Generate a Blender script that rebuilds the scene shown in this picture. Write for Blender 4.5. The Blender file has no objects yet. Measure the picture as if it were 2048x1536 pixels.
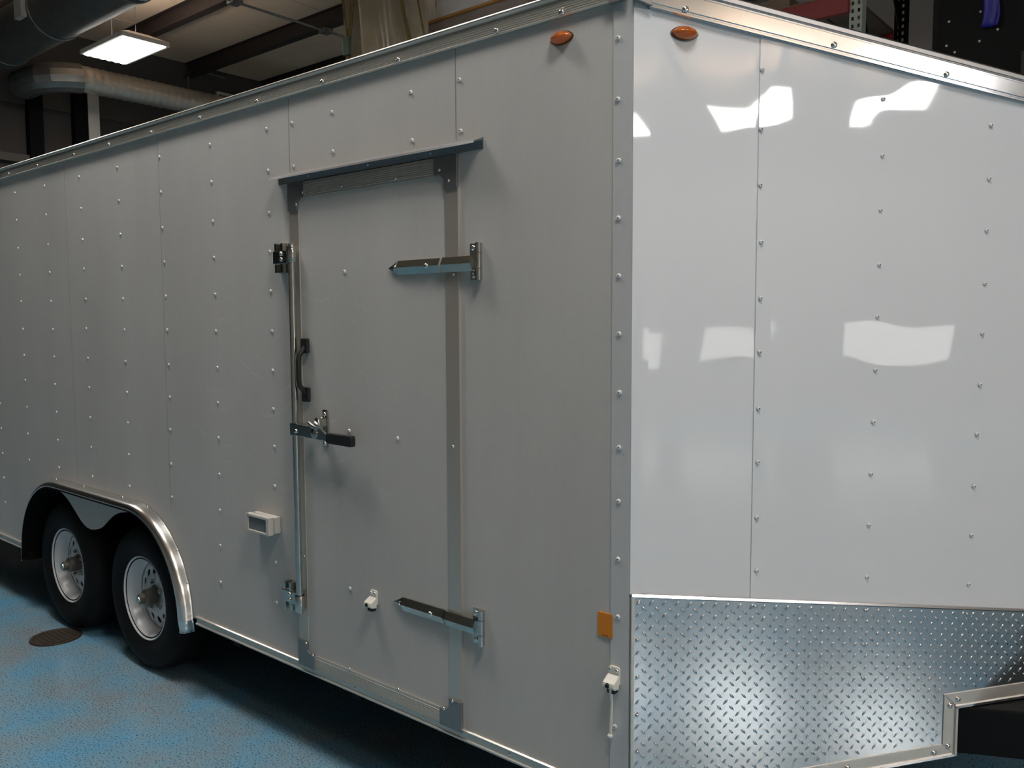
import bpy, bmesh, math, random
from mathutils import Matrix, Vector

random.seed(7)
SC = bpy.context.scene
COL = SC.collection
PI = math.pi

# ------------------------------------------------------------------ camera
def make_camera():
    pitch, yaw, roll, f = 0.0772, -0.6972, 0.0042, 1681.6
    cy, sy, cp, sp = math.cos(yaw), math.sin(yaw), math.cos(pitch), math.sin(pitch)
    fwd = Vector((sy * cp, cy * cp, -sp)); right = Vector((cy, -sy, 0)); down = fwd.cross(right)
    cr, sr = math.cos(roll), math.sin(roll)
    r2 = cr * right + sr * down; d2 = -sr * right + cr * down
    M = Matrix((r2, -d2, -fwd)).transposed().to_4x4()
    M.translation = Vector((1.2183, -1.9006, 1.70))
    cam = bpy.data.cameras.new('camera'); cam.sensor_width = 36.0; cam.lens = f / 2048 * 36.0
    cam.clip_start = 0.05; cam.clip_end = 200
    ob = bpy.data.objects.new('camera', cam); COL.objects.link(ob); ob.matrix_world = M
    SC.camera = ob
make_camera()

# ------------------------------------------------------------------ world, exposure
w = bpy.data.worlds.new('world'); SC.world = w; w.use_nodes = True
w.node_tree.nodes['Background'].inputs[0].default_value = (0.02, 0.02, 0.02, 1)
w.node_tree.nodes['Background'].inputs[1].default_value = 0.3
SC.view_settings.view_transform = 'Standard'; SC.view_settings.look = 'None'
SC.view_settings.exposure = 0.0; SC.view_settings.gamma = 1.0
SC.view_settings.use_curve_mapping = False
LAMP = 31.5           # radiance of the ceiling lamp tubes' diffusers
WIN = 4.2             # radiance of the far daylight windows

# ------------------------------------------------------------------ materials
MATS = {}
def mat(name, color, rough=0.5, metal=0.0, noise=None, bump=None, spec=0.5, coat=0.0, emit=None, trans=0.0, ior=1.5, aniso=0.0):
    """noise=(scale, amount, color2, detail) mixes a second colour; bump=(scale, strength)"""
    m = bpy.data.materials.new(name); m.use_nodes = True
    nt = m.node_tree; b = nt.nodes['Principled BSDF']
    b.inputs['Base Color'].default_value = (*color, 1); b.inputs['Roughness'].default_value = rough
    b.inputs['Metallic'].default_value = metal; b.inputs['IOR'].default_value = ior
    b.inputs['Specular IOR Level'].default_value = spec
    if coat: b.inputs['Coat Weight'].default_value = coat; b.inputs['Coat Roughness'].default_value = 0.05
    if trans: b.inputs['Transmission Weight'].default_value = trans
    if aniso: b.inputs['Anisotropic'].default_value = aniso
    tc = nt.nodes.new('ShaderNodeTexCoord')
    if noise:
        n = nt.nodes.new('ShaderNodeTexNoise'); n.inputs['Scale'].default_value = noise[0]; n.inputs['Detail'].default_value = noise[3] if len(noise) > 3 else 5
        nt.links.new(tc.outputs['Object'], n.inputs['Vector'])
        r = nt.nodes.new('ShaderNodeValToRGB'); r.color_ramp.elements[0].position = 0.35; r.color_ramp.elements[1].position = 0.7
        r.color_ramp.elements[0].color = (0, 0, 0, 1); r.color_ramp.elements[1].color = (noise[1],) * 3 + (1,)
        nt.links.new(n.outputs['Fac'], r.inputs['Fac'])
        mx = nt.nodes.new('ShaderNodeMix'); mx.data_type = 'RGBA'
        mx.inputs[6].default_value = (*color, 1); mx.inputs[7].default_value = (*noise[2], 1)
        nt.links.new(r.outputs['Color'], mx.inputs[0]); nt.links.new(mx.outputs[2], b.inputs['Base Color'])
    if bump:
        n2 = nt.nodes.new('ShaderNodeTexNoise'); n2.inputs['Scale'].default_value = bump[0]; n2.inputs['Detail'].default_value = 3
        nt.links.new(tc.outputs['Object'], n2.inputs['Vector'])
        bp = nt.nodes.new('ShaderNodeBump'); bp.inputs['Strength'].default_value = bump[1]; bp.inputs['Distance'].default_value = 0.002
        nt.links.new(n2.outputs['Fac'], bp.inputs['Height']); nt.links.new(bp.outputs['Normal'], b.inputs['Normal'])
    if emit:
        b.inputs['Emission Color'].default_value = (*emit[0], 1); b.inputs['Emission Strength'].default_value = emit[1]
    MATS[name] = m
    return m

def side_material():
    """dusty white gelcoat: fine film of grey dust, wiping streaks and a few grime smudges"""
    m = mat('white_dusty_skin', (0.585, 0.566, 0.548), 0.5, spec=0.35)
    nt = m.node_tree; b = nt.nodes['Principled BSDF']; N = nt.nodes.new; L = nt.links.new
    geo = N('ShaderNodeNewGeometry')
    def noise(scale, vec, detail=4, rough=.55):
        n = N('ShaderNodeTexNoise'); n.inputs['Scale'].default_value = scale; n.inputs['Detail'].default_value = detail
        n.inputs['Roughness'].default_value = rough; L(vec, n.inputs['Vector']); return n.outputs['Fac']
    def ramp(fac, a, bb, va, vb):
        r = N('ShaderNodeMapRange'); r.inputs['From Min'].default_value = a; r.inputs['From Max'].default_value = bb
        r.inputs['To Min'].default_value = va; r.inputs['To Max'].default_value = vb; L(fac, r.inputs['Value']); return r.outputs['Result']
    def mul(a, bb):
        x = N('ShaderNodeMath'); x.operation = 'MULTIPLY'; L(a, x.inputs[0])
        if isinstance(bb, float): x.inputs[1].default_value = bb
        else: L(bb, x.inputs[1])
        return x.outputs[0]
    mp = N('ShaderNodeMapping'); mp.inputs['Scale'].default_value = (1.6, 1, 0.5); L(geo.outputs['Position'], mp.inputs['Vector'])
    v1 = ramp(noise(1.5, mp.outputs['Vector']), .35, .7, 1.0, .90)
    mp2 = N('ShaderNodeMapping'); mp2.inputs['Scale'].default_value = (9, 1, .7); L(geo.outputs['Position'], mp2.inputs['Vector'])
    v2 = ramp(noise(4, mp2.outputs['Vector']), .45, .8, 1.0, .975)
    v3 = ramp(noise(220, geo.outputs['Position'], 2), .3, .7, .97, 1.03)
    # grime smudges
    mp3 = N('ShaderNodeMapping'); mp3.inputs['Scale'].default_value = (3, 1, 1.5); L(geo.outputs['Position'], mp3.inputs['Vector'])
    v4 = ramp(noise(3.1, mp3.outputs['Vector'], 6, .7), .68, .78, 1.0, .90)
    # pale curved wipe marks left by a cloth between the wheels and the door
    sep = N('ShaderNodeSeparateXYZ'); L(geo.outputs['Position'], sep.inputs[0])
    def op(o_, a, bb):
        x = N('ShaderNodeMath'); x.operation = o_
        for k, q_ in enumerate((a, bb)):
            if isinstance(q_, (int, float)): x.inputs[k].default_value = q_
            else: L(q_, x.inputs[k])
        return x.outputs[0]
    xx = op('ADD', op('MODULO', op('ADD', sep.outputs[0], 9.0), .36), -.18)
    zz = op('ADD', op('SUBTRACT', sep.outputs[2], op('MULTIPLY', op('MULTIPLY', xx, xx), 2.2)), mul(noise(5, geo.outputs['Position'], 2), .05))
    sn = op('SINE', op('MULTIPLY', zz, 2 * PI / .074), 0)
    arcs = ramp(sn, .82, 1.0, 0.0, .10)
    patch = ramp(noise(7, geo.outputs['Position'], 3), .50, .66, 0.0, 1.0)
    rgn = mul(mul(ramp(sep.outputs[0], -2.35, -2.1, 0.0, 1.0), ramp(sep.outputs[0], -1.2, -.75, 1.0, 0.0)), mul(ramp(sep.outputs[2], .75, 1.1, 0.0, 1.0), ramp(sep.outputs[2], 1.75, 2.05, 1.0, 0.0)))
    patch = mul(patch, rgn)
    ad = N('ShaderNodeMath'); ad.operation = 'ADD'; ad.inputs[1].default_value = 1.0; L(mul(arcs, patch), ad.inputs[0])
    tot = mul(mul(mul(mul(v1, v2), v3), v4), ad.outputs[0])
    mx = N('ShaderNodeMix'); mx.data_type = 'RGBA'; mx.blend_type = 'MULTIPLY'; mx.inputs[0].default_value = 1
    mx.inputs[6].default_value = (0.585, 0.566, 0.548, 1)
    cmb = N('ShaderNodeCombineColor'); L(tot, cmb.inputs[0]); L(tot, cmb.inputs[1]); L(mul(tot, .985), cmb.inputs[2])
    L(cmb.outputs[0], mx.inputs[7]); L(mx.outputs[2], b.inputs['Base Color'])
    return m

def floor_material():
    m = mat('blue_fleck_epoxy', (0.2, 0.4, 0.5), 0.17, spec=0.4)
    nt = m.node_tree; b = nt.nodes['Principled BSDF']; N = nt.nodes.new; L = nt.links.new
    geo = N('ShaderNodeNewGeometry')
    n1 = N('ShaderNodeTexNoise'); n1.inputs['Scale'].default_value = 2.2; n1.inputs['Detail'].default_value = 8; n1.inputs['Roughness'].default_value = .62
    L(geo.outputs['Position'], n1.inputs['Vector'])
    r1 = N('ShaderNodeValToRGB'); e = r1.color_ramp.elements
    e[0].position = .36; e[0].color = (.26, .32, .36, 1); e[1].position = .66; e[1].color = (.14, .385, .60, 1)
    x = e.new(.48); x.color = (.215, .365, .465, 1)
    L(n1.outputs['Fac'], r1.inputs['Fac'])
    vo = N('ShaderNodeTexNoise'); vo.inputs['Scale'].default_value = 135; vo.inputs['Detail'].default_value = 2; L(geo.outputs['Position'], vo.inputs['Vector'])
    r2 = N('ShaderNodeValToRGB'); e = r2.color_ramp.elements
    e[0].position = .36; e[0].color = (.22, .22, .25, 1); e[1].position = .42; e[1].color = (1, 1, 1, 1)
    x = e.new(.66); x.color = (1, 1, 1, 1); x = e.new(.72); x.color = (1.7, 1.55, 1.4, 1)
    L(vo.outputs['Fac'], r2.inputs['Fac'])
    mx = N('ShaderNodeMix'); mx.data_type = 'RGBA'; mx.blend_type = 'MULTIPLY'; mx.inputs[0].default_value = 1
    L(r1.outputs['Color'], mx.inputs[6]); L(r2.outputs['Color'], mx.inputs[7]); L(mx.outputs[2], b.inputs['Base Color'])
    bp = N('ShaderNodeBump'); bp.inputs['Strength'].default_value = .04; bp.inputs['Distance'].default_value = .001
    L(vo.outputs['Fac'], bp.inputs['Height']); L(bp.outputs['Normal'], b.inputs['Normal'])
    return m

SIDE = side_material(); FLOOR = floor_material()
FRONT = mat('white_gloss_skin', (0.775, 0.788, 0.815), 0.03, spec=0.5)  # white tinted slightly blue to carry the cool window light
POST = mat('white_post_paint', (0.62, 0.62, 0.62), 0.30, noise=(40, .2, (.52, .52, .51)))
RIVET = mat('white_rivet', (0.78, 0.78, 0.77), 0.25)
MANDREL = mat('dark_rivet_centre', (0.05, 0.05, 0.05), 0.4, metal=.6)
ALU = mat('extruded_aluminium', (0.70, 0.66, 0.60), 0.36, metal=.75, noise=(6, .3, (.62, .58, .52)))
DRIP = mat('dull_drip_aluminium', (0.40, 0.40, 0.41), 0.36, metal=1.0)
ALUB = mat('brushed_aluminium', (0.66, 0.67, 0.69), 0.15, metal=1.0, bump=(300, .02))
RAIL = mat('door_rail_aluminium', (0.66, 0.60, 0.53), 0.36, metal=.68, bump=(200, .08))
BRACKET = mat('dull_grey_bracket', (0.30, 0.30, 0.30), 0.42, metal=.8)
ZINC = mat('zinc_plated_steel', (0.58, 0.59, 0.55), 0.13, metal=1.0, noise=(25, .5, (.46, .47, .44)))
CHROME = mat('bright_screw', (0.8, 0.8, 0.8), 0.12, metal=1.0)
TREAD = mat('tread_plate_aluminium', (0.56, 0.60, 0.625), 0.15, metal=1.0, bump=(90, .05))
BLACK = mat('black_plastic', (0.012, 0.012, 0.012), 0.45)
GASKET = mat('black_gasket', (0.006, 0.006, 0.006), 0.7)
LINER = mat('black_liner', (0.004, 0.004, 0.004), 0.8, spec=.1)
TIRE = mat('tyre_rubber', (0.005, 0.005, 0.0055), 0.7, spec=.25, bump=(60, .15))
RIM = mat('white_wheel_paint', (0.74, 0.75, 0.77), 0.22)
HUB = mat('greasy_hub_steel', (0.20, 0.18, 0.15), 0.4, metal=.7)
AMBER = mat('amber_lens', (0.80, 0.22, 0.015), 0.08, trans=0.55, coat=.6)
AMBERD = mat('dark_amber_base', (0.10, 0.03, 0.006), 0.4)
AMBERB = mat('amber_reflector_core', (0.9, 0.42, 0.05), 0.35)
ORANGE = mat('orange_reflector_sheet', (0.72, 0.24, 0.01), 0.32)
PRINT = mat('brown_print', (0.22, 0.07, 0.01), 0.5)
BEIGE = mat('beige_vent_plastic', (0.62, 0.59, 0.54), 0.45)
VENTD = mat('grey_vent_screen', (0.18, 0.19, 0.20), 0.5)
CREAM = mat('cream_nylon', (0.78, 0.76, 0.68), 0.35)
FENDER = mat('polished_fender_aluminium', (0.83, 0.81, 0.78), 0.20, metal=1.0, bump=(25, .06))
STEEL = mat('black_frame_steel', (0.004, 0.004, 0.0045), 0.6, spec=.2)
ROOFM = mat('roof_sheet', (0.6, 0.6, 0.6), 0.4, metal=.6)
WALLD = mat('dark_end_wall', (0.036, 0.030, 0.026), 0.8, noise=(3, .4, (.028, .023, .02)))
WALLU = mat('grey_upper_wall', (0.075, 0.064, 0.055), 0.8, noise=(3, .4, (.06, .05, .044)))
WALLC = mat('cream_wall', (0.42, 0.38, 0.35), 0.75, noise=(2, .3, (.36, .33, .30)))
CEIL = mat('tan_ceiling_sheet', (0.74, 0.54, 0.38), 0.7, noise=(2.5, .4, (.64, .46, .31)))
BEAM = mat('dark_red_oxide_steel', (0.032, 0.020, 0.017), 0.6)
POSTD = mat('black_post_steel', (0.004, 0.004, 0.0045), 0.8, spec=.1)
STRIP = mat('white_strip_paint', (0.55, 0.52, 0.47), 0.6)
DUCT = mat('galvanised_duct', (0.27, 0.265, 0.25), 0.45, metal=.8, noise=(8, .6, (.19, .19, .18)))
SPIRAL = mat('ribbed_duct', (0.62, 0.56, 0.47), 0.30, metal=.6)
HOUS = mat('lamp_housing', (0.62, 0.59, 0.54), 0.5)
DIFF = mat('lamp_diffuser', (0.9, 0.9, 0.9), 0.5, emit=((1.0, 0.965, 0.92), LAMP))
UPL = mat('added_uplight_glow', (0.9, 0.9, 0.9), 0.5, emit=((1.0, 0.95, 0.88), LAMP * .9))  # invented upward glow, lifts the dark ceiling
PANE = mat('daylight_pane', (0.6, 0.6, 0.6), 0.2, emit=((1.0, 0.98, 0.93), WIN))
RED = mat('red_rack_beam', (0.20, 0.008, 0.008), 0.5)
UPR = mat('grey_green_upright', (0.30, 0.33, 0.29), 0.5)
WOOD = mat('brown_pallet_wood', (0.16, 0.075, 0.04), 0.75, noise=(14, .7, (.09, .04, .02)))
BOARD = mat('decking_board', (0.20, 0.15, 0.11), 0.8, noise=(9, .6, (.13, .09, .06)))
WRAP = mat('cloudy_stretch_wrap', (0.95, 0.95, 0.95), 0.14, trans=0.05, bump=(9, 1.0), noise=(4, .4, (.66, .60, .56)))
CARTG = mat('grey_wrapped_carton', (0.30, 0.25, 0.22), 0.35, noise=(6, .6, (.42, .38, .36)), bump=(12, .5))
CARD = mat('orange_card', (0.55, 0.27, 0.08), 0.6)
SHEET = mat('cloudy_plastic_sheet', (0.42, 0.37, 0.28), 0.28, trans=0.15, noise=(4, .8, (.30, .25, .14)), bump=(6, .5))
STRAP = mat('brown_yellow_strap', (0.17, 0.115, 0.025), 0.6, noise=(30, .8, (.05, .03, .01)))
BUCKLE = mat('green_buckle', (0.08, 0.12, 0.09), 0.4)
BLACKB = mat('black_bin_plastic', (0.003, 0.003, 0.0035), 0.6, spec=.2)
DARKG = mat('dark_grey_panel', (0.016, 0.0155, 0.016), 0.6)
BOLT = mat('pale_bolt', (0.7, 0.68, 0.6), 0.4)
BLUE = mat('blue_ribbon', (0.015, 0.015, 0.28), 0.4)
DRAIN = mat('rusty_drain_iron', (0.055, 0.042, 0.030), 0.6, metal=.4, noise=(30, .7, (.03, .022, .015)))

# ------------------------------------------------------------------ mesh helpers
def link(o):
    COL.objects.link(o); return o

class MB:
    """collects shapes into one mesh"""
    def __init__(s, M=None):
        s.v = []; s.f = []; s.M = M or Matrix.Identity(4)
    def add(s, verts, faces):
        n = len(s.v); s.v += [s.M @ Vector(p) for p in verts]; s.f += [tuple(i + n for i in f) for f in faces]; return s
    def box(s, x0, x1, y0, y1, z0, z1):
        v = [(x, y, z) for x in (x0, x1) for y in (y0, y1) for z in (z0, z1)]
        return s.add(v, [(0, 1, 3, 2), (4, 6, 7, 5), (0, 4, 5, 1), (2, 3, 7, 6), (0, 2, 6, 4), (1, 5, 7, 3)])
    def slab(s, poly, y0, y1):
        """polygon in (x,z), thick from y0 to y1"""
        n = len(poly); v = [(x, y0, z) for x, z in poly] + [(x, y1, z) for x, z in poly]
        f = [tuple(range(n)), tuple(range(2 * n - 1, n - 1, -1))] + [(i, i + n, (i + 1) % n + n, (i + 1) % n) for i in range(n)]
        return s.add(v, f)
    def sweep(s, prof, st):
        """closed profile [(y,z)] carried along stations [(x,dz)]"""
        n = len(prof); v = [(x, y, z + dz) for x, dz in st for y, z in prof]; f = []
        for k in range(len(st) - 1):
            for i in range(n):
                j = (i + 1) % n; f.append((k * n + i, k * n + j, (k + 1) * n + j, (k + 1) * n + i))
        f += [tuple(range(n - 1, -1, -1)), tuple(range((len(st) - 1) * n, len(st) * n))]
        return s.add(v, f)
    def tube(s, pts, r, seg=10, cap=True):
        pts = [Vector(p) for p in pts]; rs = r if isinstance(r, (list, tuple)) else [r] * len(pts)
        v = []; f = []; up = None
        for k, p in enumerate(pts):
            d = (pts[min(k + 1, len(pts) - 1)] - pts[max(k - 1, 0)]).normalized()
            if up is None: up = Vector((0, 0, 1)) if abs(d.z) < .9 else Vector((1, 0, 0))
            a = d.cross(up).normalized(); b = a.cross(d).normalized(); up = b
            v += [p + rs[k] * (math.cos(t) * a + math.sin(t) * b) for t in (2 * PI * i / seg for i in range(seg))]
        for k in range(len(pts) - 1):
            for i in range(seg):
                j = (i + 1) % seg; f.append((k * seg + i, k * seg + j, (k + 1) * seg + j, (k + 1) * seg + i))
        if cap: f += [tuple(range(seg - 1, -1, -1)), tuple(range((len(pts) - 1) * seg, len(pts) * seg))]
        return s.add(v, f)
    def lathe(s, prof, o=(0, 0, 0), seg=24, axis='Y', close=False):
        """profile [(r,h)] turned about an axis through o"""
        v = []; f = []; n = len(prof)
        for k in range(seg):
            c, t = math.cos(2 * PI * k / seg), math.sin(2 * PI * k / seg)
            for r, h in prof:
                v.append({'Y': (o[0] + r * c, o[1] + h, o[2] + r * t), 'Z': (o[0] + r * c, o[1] + r * t, o[2] + h), 'X': (o[0] + h, o[1] + r * c, o[2] + r * t)}[axis])
        m = n if close else n - 1
        for k in range(seg):
            k2 = (k + 1) % seg
            for i in range(m):
                j = (i + 1) % n; f.append((k * n + i, k * n + j, k2 * n + j, k2 * n + i))
        return s.add(v, f)
    def grid(s, fn, nu, nv):
        v = [fn(i / nu, j / nv) for i in range(nu + 1) for j in range(nv + 1)]
        return s.add(v, [(i * (nv + 1) + j, (i + 1) * (nv + 1) + j, (i + 1) * (nv + 1) + j + 1, i * (nv + 1) + j + 1) for i in range(nu) for j in range(nv)])
    def mesh(s, name, m, bev=0.0, smooth=False, origin=None, fix=True):
        bm = bmesh.new(); vs = [bm.verts.new(p - (origin or Vector())) for p in s.v]
        for f in s.f:
            try: bm.faces.new([vs[i] for i in f])
            except ValueError: pass
        bmesh.ops.remove_doubles(bm, verts=bm.verts, dist=1e-6)
        if fix: bmesh.ops.recalc_face_normals(bm, faces=bm.faces)
        if bev:
            ed = [e for e in bm.edges if len(e.link_faces) == 2 and e.calc_face_angle(0) > .5]
            bmesh.ops.bevel(bm, geom=ed, offset=bev, segments=2, affect='EDGES', profile=.6)
        me = bpy.data.meshes.new(name); bm.to_mesh(me); bm.free(); me.materials.append(m)
        if smooth is True: me.shade_smooth()
        elif smooth: me.shade_smooth(); me.set_sharp_from_angle(angle=smooth)
        return me
    def build(s, name, m, parent=None, bev=0.0, smooth=False, label=None, kind=None):
        lo = Vector(map(min, zip(*s.v))); hi = Vector(map(max, zip(*s.v))); c = (lo + hi) / 2
        o = link(bpy.data.objects.new(name, s.mesh(name, m, bev, smooth, c))); o.location = c
        return put(o, parent, label, kind)

def put(o, parent=None, label=None, kind=None):
    if parent is not None:
        pm = parent_world(parent)
        o.parent = parent; o.matrix_parent_inverse = pm.inverted()
    if label: o['label'] = label
    if kind: o['kind'] = kind
    return o
def parent_world(o):
    m = o.matrix_basis.copy()
    if o.parent: m = parent_world(o.parent) @ o.matrix_parent_inverse @ m
    return m
def thing(name, loc, label, cat, group=None):
    o = link(bpy.data.objects.new(name, None)); o.location = loc; o.empty_display_size = .1
    return tag(o, label, cat, group)
def tag(o, label, cat, group=None):
    o['label'] = label; o['category'] = cat
    if group: o['group'] = group
    return o
def inst(name, me, M, parent):
    o = link(bpy.data.objects.new(name, me)); o.matrix_basis = M; return put(o, parent)
def struct(o):
    o['kind'] = 'structure'; return o

# frame of the nose wall: x runs along the wall from the corner, y points inwards, z up
AZ = 0.9745
MF = Matrix(((math.cos(AZ), -math.sin(AZ), 0, 0.04), (math.sin(AZ), math.cos(AZ), 0, 0), (0, 0, 1, 0), (0, 0, 0, 1)))
I4 = Matrix.Identity(4)
DROP = 0.131          # the nose roof and its seams fall towards the tip
def T(x, y, z): return Matrix.Translation((x, y, z))

# ------------------------------------------------------------------ room
floor = MB().box(-12, 15, -8, 9, -.12, 0).build('floor', FLOOR); struct(floor)
wl = struct(MB().box(-12.2, -12, -8, 9, 0, 4.78).build('wall_left', WALLD))
MB().box(-12.2, -11.98, -8, 9, 4.78, 6.1).build('upper_band', WALLU, wl)
MB().box(-12, -11.9, 1.2, 3.06, 3.95, 4.06).build('light_rail', WALLU, wl)
for y0, y1, m, nm in ((3.06, 3.25, POSTD, 'post'), (3.69, 3.88, POSTD, 'post'), (3.885, 4.05, STRIP, 'white_strip'), (6.9, 7.1, POSTD, 'post')):
    MB().box(-12, -11.86, y0, y1, 0, 5.3 if m is POSTD else 5.16).build(nm, m, wl)
fr = MB()
for a in ((6.07, 6.11, 4.7, 5.56), (6.75, 6.79, 4.7, 5.56), (6.11, 6.75, 5.52, 5.56), (6.11, 6.75, 4.7, 4.74)):
    fr.box(-12, -11.93, *a)
fr.build('frame', STRIP, wl)
MB().tube([(-11.9, 5.53, 4.9), (-11.9, 5.53, 5.66), (-11.9, 5.56, 5.76), (-11.9, 5.66, 5.81), (-11.9, 6.2, 5.80)], .018, 6).build('conduit', DUCT, wl)
wb = struct(MB().box(-12, 15, 9, 9.2, 0, 6.1).build('wall_back', WALLC))
wr = struct(MB().box(15, 15.2, -8, 9, 0, 6.1).build('wall_right', WALLC))
wf = struct(MB().box(-12, 15, -8.2, -8, 0, 6.1).build('wall_front', WALLC))
ceil = struct(MB().box(-12.2, 15.2, -8.2, 9.2, 5.96, 6.1).build('ceiling', CEIL))
pm = MB().box(-.595, .595, -8.1, 8.9, 0, .06).mesh('ceiling_panel', CEIL, bev=.006)
for i in range(23):
    inst('ceiling_panel', pm, T(-11.35 + i * 1.2, 0, 5.90), ceil)
bmz = MB().box(-13.5, 13.5, -.06, .06, 0, .012).box(-13.5, 13.5, -.008, .008, .012, .22).box(-13.5, 13.5, -.06, .06, .215, .225).mesh('beam', BEAM)
for y in (-7.0, -5.6, -4.2, -2.8, -1.4, 0, 1.37, 2.77, 4.17, 5.57, 6.97, 8.37):
    inst('beam', bmz, T(1.5, y, 5.675), ceil)
MB().tube([(-8.35, -2, 5.65), (-8.35, 8.9, 5.65)], .016, 6).build('conduit', DUCT, ceil)
for y in (4.17, 5.57): MB().box(-8.42, -8.28, y - .06, y + .08, 5.62, 5.676).build('conduit_clamp', DUCT, ceil)

# far windows that mirror in the glossy nose
for i, (y0, y1) in enumerate(((-2.45, -1.95), (-1.31, .05), (1.18, 3.15))):
    z0, z1 = .86, 1.50
    wn = MB(); t = .05
    for a in ((y0 - t, y0, z0 - t, z1 + t), (y1, y1 + t, z0 - t, z1 + t), (y0, y1, z1, z1 + t), (y0, y1, z0 - t, z0)):
        wn.box(14.95, 15.02, *a)
    o = wn.build('window_%d' % (i + 1), STRIP); struct(o)
    MB().box(14.975, 14.995, y0, y1, z0, z1).build('pane', PANE, o)

# ------------------------------------------------------------------ ceiling lamps
def lamp(x, y, z, lx, ly, label, group):
    o = thing('ceiling_light', (x, y, z), label, 'lamp', group)
    a, b = lx / 2, ly / 2
    h = MB(); e = .035
    def ring(a_, b_, z_): return [(x - a_, y - b_, z_), (x + a_, y - b_, z_), (x + a_, y + b_, z_), (x - a_, y + b_, z_)]
    v = ring(a + e, b + e, z) + ring(a + e, b + e, z + .05) + ring(a * .75, b * .5, z + .13)
    h.add(v, [(0, 1, 5, 4), (1, 2, 6, 5), (2, 3, 7, 6), (3, 0, 4, 7), (4, 5, 9, 8), (5, 6, 10, 9), (6, 7, 11, 10), (7, 4, 8, 11), (8, 9, 10, 11)])
    v2 = ring(a, b, z)
    h.add(ring(a + e, b + e, z) + v2, [(0, 1, 5, 4), (1, 2, 6, 5), (2, 3, 7, 6), (3, 0, 4, 7)])
    h.build('housing', HOUS, o)
    MB().box(x - a * .7, x + a * .7, y - b * .5, y + b * .5, z + .131, z + .135).build('added_uplight', UPL, o)  # glowing panel added on top of the housing to brighten the ceiling
    # lens of the lamp: shallow lengthwise ribs
    n = 6; d = MB()
    prof = []
    for i in range(n * 4 + 1):
        t = i / (n * 4); prof.append((y - b + ly * t, z - .004 - .010 * abs(math.sin(t * n * PI))))
    prof += [(y + b, z + .012), (y - b, z + .012)]
    d.sweep(prof, [(x - a, 0), (x + a, 0)])
    d.build('diffuser', DIFF, o)
    for sx in (-a * .6, a * .6):
        MB().tube([(x + sx, y, z + .12), (x + sx, y, 5.90)], .0025, 5).build('hanger', DUCT, o)
    return o
lamp(-9.215, 3.18, 5.0, 1.02, .52, 'lit rectangular ceiling lamp below the duct at upper left', None)
G = 'shop ceiling lamps'
LAMPS = [(12.3, -.35, 1.9, 1.2, 'wide ceiling lamp far in front of the nose, mirrored at the nose seam'),
         (12.1, 1.95, 1.7, 1.2, 'wide ceiling lamp far in front of the nose, mirrored at upper right'),
         (12.5, -2.55, 1.6, 1.0, 'wide ceiling lamp far in front of the nose, mirrored at the corner post'),
         (5.8, -2.4, .9, .5, 'narrow ceiling lamp in the aisle ahead of the trailer'),
         (1.5, -1.15, 1.2, .6, 'narrow ceiling lamp over the aisle beside the nose'),
         (-2.4, -.75, 1.2, .6, 'narrow ceiling lamp over the aisle beside the side door'),
         (-7.6, -.5, 1.2, .6, 'narrow ceiling lamp over the aisle beside the rear of the trailer'),
         (-4.6, 6.4, 1.2, .6, 'added ceiling lamp hidden behind the trailer to brighten the ceiling and pallet')]  # last one is an unseen lamp added for bounce onto ceiling and pallet
for x, y, lx, ly, lb in LAMPS:
    lamp(x, y, 5.0, lx, ly, lb, G)

# ------------------------------------------------------------------ ducts
d = thing('air_duct', (-8, 2.5, 5.0), 'large round galvanised air duct running along the ceiling above the lamp', 'duct')
MB().tube([(-11.95, 2.47, 5.31), (3, 2.47, 5.31)], .31, 28).build('duct_pipe', DUCT, d, smooth=.6)
for x in (-10.9, -9.4, -7.6, -5.8, -4, -2.2, -.4):
    MB().lathe([(.315, -.03), (.325, -.02), (.325, .02), (.315, .03)], (x, 2.47, 5.31), 28, 'X').build('duct_band', DUCT, d, smooth=.6)
MB().box(-9.62, -9.42, 2.10, 2.16, 5.18, 5.42).build('tag_plate', STRIP, d)
d = thing('ribbed_duct', (-11, 5.5, 4.85), 'thin ribbed flexible duct with an elbow crossing the dark end wall', 'duct')
pts = []; rs = []
n = 150
for i in range(n + 1):
    y = 3.4 + (8.8 - 3.4) * i / n; pts.append((-11, y, 5.04)); rs.append(.175 + (.008 if i % 3 == 0 else 0))
MB().tube(pts, rs, 20).build('duct_pipe', SPIRAL, d, smooth=.5)
el = [(-11, 3.42, 5.04)] + [(-11 - .38 * (1 - math.cos(a)), 3.42 - .5 * math.sin(a), 5.04 - .05 * a) for a in (.35, .7, 1.05, 1.4, 1.57)] + [(-11.62, 2.90, 4.96)]
MB().tube(el, .20, 14).build('elbow', DUCT, d, smooth=.3)

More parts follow.
